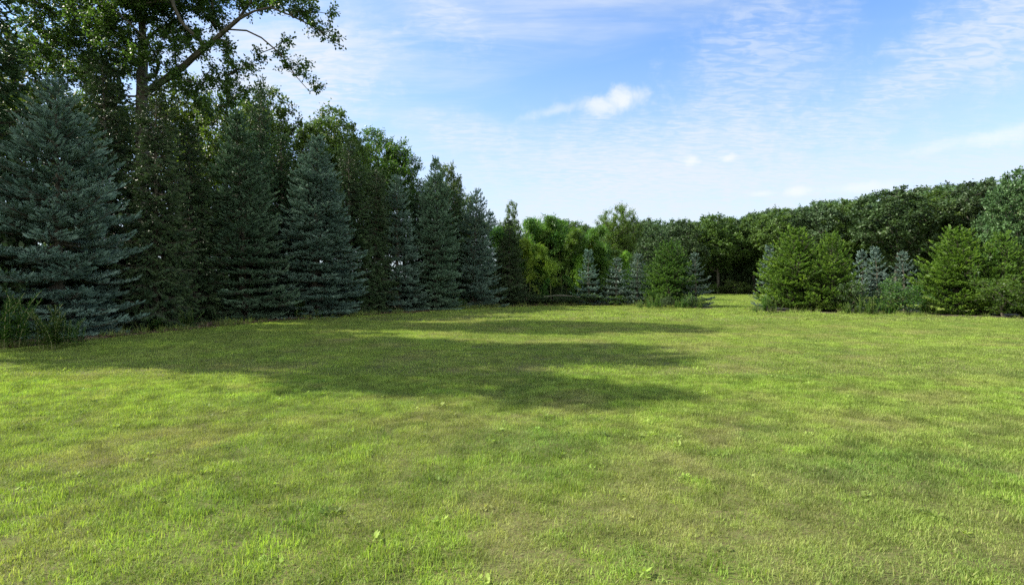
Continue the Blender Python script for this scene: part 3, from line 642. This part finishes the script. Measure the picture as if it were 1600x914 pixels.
oak = broadleaf_meshes('oak', lines, tg-org, 6, M['oak'], M['bark'], base_r=.27, ntw=7, nlf=22, tl=.46, ll=.12, lw=.62, seg=.42, up=.1, outward=.35, center=(0, 0, 9), caps=[(.30, .12), (.15, .03), (.07, .02), (.075, .03), (.08, .03), (.08, .03), (.06, .03), (.10, .04), (.10, .04)])
print('oak targets', len(tg))
place('oak_tree', oak, (oakx, oaky), 'huge oak with a long bare limb reaching right, its top out of the picture', 'oak tree')

# ------------------------------------------------------------------ other broadleaf trees
def tree_mesh(nm, seed, H, cr, z0, mat, bark=M['bark'], shell=.45, spacing=.62, ll=.15, base_r=.16, ntw=7, nlf=11, tl=.6, nl=10, lean=0, **kw):
    r = np.random.default_rng(seed); lb = lobed_crown(r, H, cr, z0, nl); tg = blob_targets(lb, r, spacing, shell)
    line = [np.array([0, 0, 0]), np.array([r.normal(0, .1), r.normal(0, .1), H*.18]), np.array([r.normal(0, .2), r.normal(0, .2), H*.42]), np.array([r.normal(0, .3), r.normal(0, .3), H*.7])]
    return broadleaf_meshes(nm, [line], tg, seed+1, mat, bark, base_r=base_r, ntw=ntw, nlf=nlf, tl=tl, ll=ll, **kw)
dec = [tree_mesh('decid_%d' % i, 60+i, 12.5, 2.9, 2.0, M['oak'], spacing=.56, ll=.19, nlf=14, nl=15) for i in range(3)]
mpl = tree_mesh('maple', 70, 11, 2.8, 1.6, M['maple'], spacing=.56, ll=.18, nlf=14, nl=14)
gT = 'broadleaf trees behind the left spruce row'; BT = 'broadleaf tree'
def dt(me, px, Y, top, hw, h0, r0, lab, rz, mats=None, group=gT, name='broadleaf_tree'):
    h = CH+(HOR-top)/FPX*Y; return place(name, me, ((px-800)/FPX*Y, Y), lab, BT, group, rz, (hw/FPX*Y)/r0, h/h0, mats)
dt(mpl, 350, 29, 150, 66, 11, 2.8, 'light green leafy tree glowing between the oak and the dense blue spruce', .5)
dt(dec[0], 432, 33, 143, 68, 12.5, 2.9, 'broadleaf tree with tufted top just left of the broad airy crown', 1.5, M['wood_light'])
dt(dec[1], 545, 36, 168, 68, 12.5, 2.9, 'broadleaf tree with a broad airy crown overhanging the open blue spruce on the right', 2.5, M['wood_light'])
dt(dec[2], 634, 40, 226, 50, 12.5, 2.9, 'rounded broadleaf tree rising behind the slim pale spruce', 3.5, M['maple'])
dt(dec[0], 690, 43, 262, 36, 12.5, 2.9, 'small-crowned broadleaf tree at the right end of the high skyline', 4.5)
dt(dec[1], 265, 32, 120, 80, 12.5, 2.9, 'broadleaf tree half hidden behind the big oak', 5.5, M['maple'])
dt(dec[2], 60, 27, 60, 95, 12.5, 2.9, 'broadleaf tree behind the top of the nearest blue spruce', .8, M['maple'])
dt(mpl, 793, 50, 317, 24, 11, 2.8, 'little round-topped tree poking up at the left end of the bamboo', 1.9, M['oak'])
dt(mpl, 835, 52, 345, 40, 11, 2.8, 'shaded broadleaf tree behind the middle of the bamboo', 2.9, M['oak'])
dt(dec[1], 900, 56, 348, 42, 12.5, 2.9, 'shaded broadleaf tree behind the right part of the bamboo', 3.9)
dt(dec[1], 395, 36, 160, 60, 12.5, 2.9, 'broadleaf tree whose top shows right of the glowing light green tree', 4.2)
dt(dec[2], 490, 37, 196, 62, 12.5, 2.9, 'shaded broadleaf tree filling the dip between the tufted and the broad airy crowns', 5.2)
dt(dec[0], 590, 40, 205, 52, 12.5, 2.9, 'broadleaf tree between the broad airy crown and the rounded one', .2)
dt(mpl, 150, 30, 95, 80, 11, 2.8, 'leafy tree behind the left half of the oak crown', 2.2, M['oak'])
dt(dec[2], 738, 46, 306, 36, 12.5, 2.9, 'low broadleaf tree behind the last large blue spruce', 1.2)
# tree out of frame on the left that shades the near lawn
tall = tree_mesh('tall_oak', 66, 17, 3.9, 6.5, M['oak'], spacing=.62, ll=.21, base_r=.26, nl=12, nlf=15)
high = tree_mesh('high_oak', 67, 17, 2.3, 10.5, M['oak'], spacing=.55, ll=.21, base_r=.2, nl=8, nlf=16)
for (me_, x_, y_, sc_, rz_, lab_) in [(tall, -17.3, 14.0, (.82, 1.08), .4, 'tall oak at the left edge, leaning its crown into the top corner'), (high, -15.9, 13.0, (.72, .95), 2.1, 'high-crowned oak past the left edge throwing the nearest lobe of shadow'), (tall, -21.5, 15.6, (.95, .95), 4, 'tall oak far past the left edge, behind the others')]:
    e_ = place('oak_tree', me_, (x_, y_), lab_, 'oak tree', 'oaks past the left edge', rz_, sc_[0], sc_[1])
    if me_ is high: e_.rotation_euler = (.20, 0, 0)          # leans out over the lawn

# feathery elm
def elm():
    r = np.random.default_rng(77); tg = []
    for i in range(300):
        a = r.uniform(0, 2*PI); f = r.uniform(.25, 1); z = 2.5+6.6*f*(1-.16*r.random()); q = (.5+2.5*f**1.1)*math.sqrt(r.random()); tg.append((q*math.cos(a), q*math.sin(a), z-.35*q*r.random()))
    for i in range(26):
        a = r.uniform(0, 2*PI); q = r.uniform(.3, 3.3); tg.append((q*math.cos(a), q*math.sin(a), 9.2-.12*q*q+r.normal(0, .2)))
    line = [np.array([0, 0, 0.]), np.array([0, 0, 2.]), np.array([.1, 0, 3.4])]
    return broadleaf_meshes('elm', [line], np.array(tg), 78, M['maple'], M['bark'], base_r=.15, ntw=8, nlf=12, tl=.7, ll=.17, lw=.45, up=.5, outward=.9, tip_r=.014, center=(0, 0, 3))
elm_m = elm()
dt(elm_m, 968, 58, 326, 44, 9.6, 3.3, 'pale feathery elm with a fan of thin bare twigs against the sky', 0, M['bamboo'], None, 'elm_tree')

# far wood
wd = [tree_mesh('wood_%d' % i, 90+i, 15, 4.6, 3.2, M['wood'], shell=.82, spacing=.95, ll=.34, base_r=.2, ntw=8, nlf=11, tl=.7, nl=16, tip_r=.02, k=5, up=.5) for i in range(4)]
gF = 'front trees of the far wood'
def ft(k_, px, Y, top, hw, lab, rz): dt(wd[k_], px, Y, top, hw*1.12, 15, 4.6, lab, rz, [None, M['wood_grey'], M['wood_light'], M['wood_grey']][int(px*7) % 4], gF, 'woodland_tree')
ft(0, 1012, 82, 350, 34, 'woodland tree just right of the feathery elm', 0)
ft(1, 1060, 90, 346, 36, 'far woodland tree rising above the bushy green spruce left of the gap', 1)
ft(2, 1122, 94, 339, 44, 'large dome-crowned woodland tree left above the gap, with a pale slanting trunk', 2)
ft(3, 1178, 95, 337, 34, 'narrow dark woodland tree above the right half of the gap, trunk showing', 3)
ft(0, 1222, 88, 330, 44, 'woodland tree above the small silver spruce right of the gap', 4)
ft(1, 1275, 84, 322, 44, 'woodland tree above the pair of green spruces right of the gap', 5)
ft(2, 1330, 82, 316, 46, 'woodland tree above the touching pair of small blue spruces', .7)
ft(3, 1400, 74, 298, 60, 'wide-crowned woodland tree above the lone pale blue spruce', 1.7)
ft(1, 1462, 76, 302, 54, 'woodland tree above the olive green spruce', 2.7)
ft(0, 1520, 72, 288, 56, 'tall dark woodland tree with the highest flat crown before the right edge', 3.7)
ft(2, 1592, 62, 268, 44, 'pale green woodland tree standing forward at the right edge', 4.7)
ft(3, 1670, 64, 280, 60, 'woodland tree just beyond the right edge', 5.7)
def joined(pair, name):
    c = []
    vs, ms, rn = [], [], []
    for i_, me in enumerate(pair):
        v = np.empty(len(me.vertices)*3, np.float32); me.vertices.foreach_get('co', v); vs.append(v.reshape(-1, 3)); ms.append(np.full(len(me.polygons), i_))
        if i_: a = np.empty(len(me.vertices), np.float32); me.attributes['rnd'].data.foreach_get('value', a); rn.append(a)
        else: rn.append(np.zeros(len(me.vertices)))
    return quad_mesh(name, np.concatenate(vs), mats=(M['bark'], pair[1].materials[0]), attrs={'rnd': np.concatenate(rn)}, mat_idx=np.concatenate(ms))
wj = [joined(p, 'woodland_%d' % i) for i, p in enumerate(wd)]
bushes = [tree_mesh('bush_%d' % i, 200+i, 3.0, 2.0, .15, M['wood'], spacing=.62, ll=.24, base_r=.05, ntw=7, nlf=9, tl=.5, nl=7, tip_r=.01, k=4) for i in range(2)]
bj = [joined(p, 'bush_%d' % i) for i, p in enumerate(bushes)]
P, I_, SC = [], [], []
prof = [(900, 352), (1000, 352), (1060, 347), (1120, 342), (1180, 338), (1240, 328), (1300, 320), (1350, 316), (1400, 303), (1480, 300), (1550, 292), (1650, 285), (1800, 275)]
for row, (Y, dy) in enumerate([(99, 5), (108, 4), (118, 2), (130, 0)]):
    for px in range(880, 1900, 33 if row else 37):
        x = (px+rng.uniform(-8, 8)-800)/FPX; Yr = (Y-16*max(0, (px-1250)/500))+rng.uniform(-3, 3); top = np.interp(px, [a for a, b in prof], [b for a, b in prof])+dy+rng.uniform(-9, 12)
        h = CH+(HOR-top)/FPX*Yr; P.append((x*Yr, Yr, 0)); I_.append(rng.integers(0, 4)); SC.append((h/15*rng.uniform(.8, 1.15),)*2+(h/15,))
P = np.array(P); n = len(P)
tag(scatter('far_wood', P, np.stack([np.zeros(n), np.zeros(n), rng.uniform(0, 6.28, n)], 1), np.array(SC), I_, coll('wood_source', wj), {}), 'dense far-off wood massed behind the front woodland trees', 'wood', kind='stuff')
P = []
for px in np.tile(np.arange(820, 1900, 7), 3):
    Yb = np.interp(px, [800, 1100, 1200, 1400, 1700], [95, 96, 97, 86, 74])+rng.uniform(0, 16); P.append(((px-800)/FPX*Yb, Yb, 0))
P = np.array(P); n = len(P); s = rng.uniform(.8, 1.5, (n, 1))*np.array([[1, 1, 1.3]])*(1+.5*(P[:, 1:2] > 98))
tag(scatter('forest_undergrowth', P, np.stack([np.zeros(n), np.zeros(n), rng.uniform(0, 6.28, n)], 1), s, rng.integers(0, 2, n), coll('bush_source', bj), {}), 'dark tangled undergrowth along the foot of the far wood', 'undergrowth', kind='stuff')

# ------------------------------------------------------------------ bamboo
def bamboo_meshes(nm, seed, H, mat, lean=1.2, nleaf=5200):
    r = np.random.default_rng(seed); az = r.uniform(0, 2*PI); h = np.array([math.cos(az), math.sin(az), 0])
    ts = np.linspace(0, 1, 15); C = np.outer(ts*H*(1-.10*ts**3), [0, 0, 1.])+np.outer(lean*ts**2.6, h)
    C[:, 2] -= .28*lean*ts**5
    T = tubes(C[:-1], C[1:], .024*(1-ts[:-1]*.85), .024*(1-ts[1:]*.85), 5)
    nb = 60; tb = 1-.72*r.random(nb)**1.1; B = np.stack([np.interp(tb, ts, C[:, k_]) for k_ in range(3)], 1)
    D = rand_dirs(nb, r, .75); Lb = r.uniform(.4, 1.3, nb)*(1.35-.7*tb)
    u = np.linspace(0, 1, 6); brs = B[:, None]+D[:, None]*(Lb[:, None]*u)[..., None]; brs[..., 2] -= (u**2)*.60*Lb[:, None]
    T2 = tubes(brs[:, :-1].reshape(-1, 3), brs[:, 1:].reshape(-1, 3), np.full(nb*5, .005), np.full(nb*5, .003), 3)
    q = r.integers(0, nb, nleaf); w = r.uniform(.15, 1.05, nleaf); w0 = np.minimum((w*5).astype(int), 4); fr = (w*5-w0)[:, None]
    LP = brs[q, w0]*(1-fr)+brs[q, w0+1]*fr+r.normal(0, .10, (nleaf, 3))
    DD = unit(D[q]*.6+r.normal(0, .5, (nleaf, 3))+np.array([0, 0, -.55])); X = unit(np.cross(DD, r.normal(0, .5, (nleaf, 3))+np.array([0, 0, 1.]))); l = r.uniform(.14, .28, nleaf)
    cl = np.clip(r.normal(.45, .2, nb), 0, 1)[q]
    cr = quad_mesh(nm+'_foliage', diamonds(LP, DD, X, l, l*.22, .1, .35).reshape(-1, 3), mats=(mat,), attrs={'rnd': np.repeat(np.clip(cl+r.normal(0, .12, nleaf), 0, 1), 4)})
    return quad_mesh(nm+'_culm', np.concatenate([T, T2]).reshape(-1, 3), mats=(M['culm'],)), cr
bam = [bamboo_meshes('bamboo_%d' % i, 300+i, 6.5, M['bamboo'], lean=1.3+.6*(i % 3)) for i in range(5)]
def bm(k_, px, Y, top, rz, lab, mat=None):
    h = CH+(HOR-top)/FPX*Y; e = empty('bamboo', ((px-800)/FPX*Y, Y, 0), lab, 'bamboo', 'bamboo culms in the grove at the far left of the lawn', rz)
    for nm_, me in zip(('culm', 'foliage'), bam[k_]):
        o = link(nm_, me, e); o.scale = (h/6.2,)*3
        if mat and nm_ == 'foliage': o.material_slots[0].link = 'OBJECT'; o.material_slots[0].material = mat
for i_, (px, Y, top, lab, mat) in enumerate([
        (828, 43.6, 368, 'bright drooping bamboo plume with a bare stem, leftmost of the lit front ones', M['bright']),
        (861, 43.8, 372, 'bright bamboo plume arching over the fallen cane', M['bright']),
        (842, 46, 345, 'pale bamboo rising above the leftmost lit plumes', M['bamboo']),
        (885, 45, 352, 'tall mid-green bamboo above the fallen cane', None),
        (948, 46, 366, 'yellow-green bamboo plume standing behind the small silvery spruces', M['bright']),
        (978, 46, 388, 'low yellow-green bamboo spray between the small blue spruces', M['bright']),
        (800, 44, 350, 'bamboo leaning out beside the last blue spruce', None),
        (903, 44, 382, 'mid-green bamboo just left of the leftmost small blue spruce', M['bright']),
        (850, 43, 432, 'short bamboo spray low down above the fallen cane', None),
        (897, 43, 425, 'short hanging bamboo spray at the right end of the fallen cane', None)]):
    bm(i_ % 5, px, Y, top, i_*1.3, lab, mat)
for i_ in range(44):
    px = 788+i_*3.9+rng.uniform(-5, 5); Y = 45+rng.uniform(0, 5.5); top = (344 if px < 925 else 362)+rng.uniform(-4, 26)-(12 if 850 < px < 890 else 0)
    bm(int(rng.integers(0, 5)), px, Y, top, rng.uniform(0, 6.28), 'mid-green bamboo culm crowded in the depth of the grove', None)
c0, c1 = at(850, 463.5, 41.7), at(906, 464.5, 41.5)
fc = np.linspace(0, 1, 9)[:, None]; pts = c0+(c1-c0)*fc; pts[:, 2] += .12*np.sin(fc[:, 0]*PI)
tag(link('fallen_cane', quad_mesh('fallen_cane', tubes(pts[:-1], pts[1:], np.full(8, .03), np.full(8, .027), 6).reshape(-1, 3), mats=(M['pale_bark'],))), 'long pale fallen cane lying level across the foot of the bamboo', 'cane')

# ------------------------------------------------------------------ weeds and shrubs
def weed_meshes(nm, seed, H=1.0, stems=5, leaf=.12, lw=.2, spread=.22, n=46):
    r = np.random.default_rng(seed); T0, T1, Q, rn = [], [], [], []
    for s_ in range(stems):
        b = np.array([*r.normal(0, spread, 2), 0]); ln = r.normal(0, .20, 2); h = H*r.uniform(.65, 1.1)
        tt = np.linspace(0, 1, 6); C = b+np.outer(tt, [0, 0, h]); C[:, :2] += np.outer(tt**2, ln*h*1.4); T0.append(C[:-1]); T1.append(C[1:])
        u = np.linspace(.12, 1, n); P_ = np.stack([np.interp(u, tt, C[:, k_]) for k_ in range(3)], 1); a = np.arange(n)*2.4+r.uniform(0, 6)
        D = unit(np.stack([np.cos(a), np.sin(a), .15+.7*u+r.normal(0, .15, n)], 1)); X = unit(np.cross(D, [0, 0, 1.])); l = leaf*(1.15-.75*u)*r.uniform(.75, 1.2, n)
        Q.append(diamonds(P_, D, X, l, l*lw, -.1, .4)); rn.append(r.uniform(.2, .9, n))
    st = [quad_mesh(nm+'_stem', tubes(a, b, np.full(5, .006), np.full(5, .005), 4).reshape(-1, 3), mats=(M['culm'],)) for a, b in zip(T0, T1)]
    return st, quad_mesh(nm+'_leaves', np.concatenate(Q).reshape(-1, 3), mats=(M['weed'],), attrs={'rnd': np.repeat(np.concatenate(rn), 4)})
wee = [weed_meshes('weed_%d' % i, 400+i, 1.0, 9+i, .20, .30, .20, 64) for i in range(3)]
def wd_(k_, px, base, top, rz, lab, group='leafy weeds along the foot of the trees', s=None, mats=None, Y=None):
    x, y = gxy(px, base) if Y is None else ((px-800)/FPX*Y, Y); h = (CH+(HOR-top)/FPX*y); e = empty('weed', (x, y, 0), lab, 'weed', group, rz)
    for nm_, me in [('stem', q_) for q_ in wee[k_][0]]+[('foliage', wee[k_][1])]:
        o = link(nm_, me, e); o.scale = ((s or h),)*2+(h,)
        if mats and nm_ == 'foliage': o.material_slots[0].link = 'OBJECT'; o.material_slots[0].material = mats
wd_(0, 30, 542, 462, 0, 'tall goldenrod-like weed at the far left, before the nearest blue spruce')
wd_(1, 72, 546, 480, 2, 'leafy weed clump with upright stems, middle of the three before the nearest blue spruce')
wd_(2, 104, 541, 500, 4, 'lower paler weed clump, right of the taller ones before the nearest blue spruce')
wd_(1, 8, 538, 505, 1, 'dark weed clump at the very left edge')
wd_(2, 296, 512, 484, 1, 'bushy grey-green weed tuft at the foot of the dark spruces')
wd_(0, 240, 516, 497, 3, 'low sprawling light green sprig right of the nearest blue spruce', s=1.1)
wd_(1, 470, 497, 462, 5, 'slim upright sapling-like weed before the open blue spruce')
wd_(2, 497, 497, 483, 0, 'small bright green weed tuft under the open blue spruce')
wd_(0, 720, 482, 466, 2, 'green weed under the last large blue spruce')
wd_(2, 790, 477, 455, 4, 'light green leafy weed at the skirt of the last spruce in the row', s=1.1)
LW = ['below the bright silver-blue spruce, left of its centre', 'between the bright silver-blue spruce and the bushy green spruce', 'at the left foot of the bushy green spruce', 'at the right foot of the bushy green spruce', 'in the hollow between the bushy green and the narrow blue spruce', 'at the left foot of the narrow blue spruce by the gap', 'at the gap end of the left hedge']
for i_, px in enumerate([1000, 1012, 1024, 1058, 1070, 1080, 1094]): wd_(i_ % 3, px, 483-(i_ % 2), 468-(i_ % 3)*4, i_, 'light green weed '+LW[i_], 'weeds fringing the hedge left of the gap')
RW = ['grass-like weed at the gap end of the right hedge', 'weed below the small silver spruce beside the gap', 'weed at the left foot of the broad green spruce', 'weed at the right foot of the pointed green spruce', 'tall weed left of the touching blue pair', 'tall weed before the left one of the touching blue pair', 'tall weed between the two touching blue spruces', 'tall weed before the right one of the touching blue pair', 'tall weed just right of the touching blue pair', 'tall weed left of the light green leafy shrub', 'weed right of the light green leafy shrub', 'weed at the left foot of the olive green spruce', 'weed between the olive and the bright green spruces']
for i_, px in enumerate([1180, 1192, 1206, 1324, 1336, 1350, 1362, 1378, 1388, 1398, 1440, 1452, 1536]): wd_(i_ % 3, px, 488.5+(i_ % 3)*.5+(2 if px > 1300 else 0), 478-(i_*7 % 4)*5, i_*2, RW[i_], 'tall weeds in the right hedge')
shrub = [tree_mesh('shrub_%d' % i, 500+i, 2.0, 1.0, .15, M['weed'], M['twig'], spacing=.30, ll=.11, base_r=.035, ntw=5, nlf=9, tl=.26, nl=6, tip_r=.006, k=4) for i in range(2)]
def sh(k_, px, Y, top, hw, lab, rz, mats=None, group=None):
    h = CH+(HOR-top)/FPX*Y; return place('shrub', shrub[k_], ((px-800)/FPX*Y, Y), lab, 'shrub', group, rz, (hw/FPX*Y), h/2.0, mats)
gR = 'leafy shrubs in the hedges across the lawn'
sh(0, 1412, 29.2, 440, 34, 'light green leafy shrub with pale stems before the lone pale blue spruce', 0, None, gR)
sh(1, 1570, 26.4, 432, 44, 'leafy light green shrub climbing the bright spruce near the right edge', 1, M['maple'], gR)
sh(0, 1535, 28.6, 385, 30, 'tall arching leafy shrub between the olive and bright green spruces', 2, M['maple'], gR)
sh(1, 1080, 36.6, 462, 12, 'low green shrub under the narrow blue spruce by the gap', 3, M['wood'], gR)
sh(0, 1040, 37.4, 463, 12, 'low green shrub at the foot of the bushy green spruce', 4, M['wood'], gR)
sh(1, 1096, 36.0, 464, 9, 'small light shrub at the corner of the left hedge beside the gap', 5, None, gR)
sh(0, 960, 41.5, 462, 24, 'low shrub filling the foot of the small silvery spruces', 2, None, gR)
sh(1, 915, 41.5, 458, 30, 'low dark shrub at the foot of the leftmost small blue spruce', 3, M['wood'], gR)
sh(1, 870, 42.2, 460, 34, 'low shrub under the fallen cane', 1, M['wood'], gR)
sh(0, 825, 42.0, 458, 30, 'low dark shrub left of the fallen cane', 5, M['wood'], gR)
sh(0, 1392, 31, 432, 26, 'green shrub behind the weeds between the blue spruces of the right hedge', 4, M['wood'], gR)
sh(1, 1330, 31, 440, 26, 'green shrub between the pointed green spruce and the touching blue pair', 2, M['wood'], gR)
for i_, (px, Y, top, hw, k_) in enumerate([(1150, 91, 438, 20, 0), (1128, 93, 447, 12, 1), (1168, 92, 445, 14, 1), (1108, 92, 444, 14, 0)]):
    sh(k_, px, Y, top, hw, ['rounded green shrub at the foot of the far wood, in the middle of the gap', 'low green shrub by the pale trunk at the far end of the gap', 'green shrub at the right end of the gap, under the dark wood', 'green shrub at the left end of the gap, under the dark wood'][i_], i_, M['wood_light'], 'shrubs at the foot of the far wood')
# understorey in the shade behind the left row
P = []
for i_ in range(46): P.append((rng.uniform(-3, 14), rng.uniform(50, 55), 0))
for i_ in range(16): P.append((rng.uniform(-1, 11), rng.uniform(45.5, 47), 0))
for i_ in range(len(EDGE)-6):
    for k_ in range(7):
        f = rng.random(); p = ea[i_]*(1-f)+ea[i_+1]*f; dd_ = ea[i_+1]-ea[i_]; nn_ = np.array([-dd_[1], dd_[0]])/np.linalg.norm(dd_); q = p+nn_*rng.uniform(3.2, 9.5); P.append((q[0], q[1], 0))
P = np.array(P); n = len(P); s = rng.uniform(.45, 1.0, (n, 1))*np.array([[1, 1, 1.1]])
tag(scatter('understorey', P, np.stack([np.zeros(n), np.zeros(n), rng.uniform(0, 6.28, n)], 1), s, rng.integers(0, 2, n), coll('understorey_source', bj), {}), 'dark understorey of shaded bushes behind the left spruce row', 'undergrowth', kind='stuff')
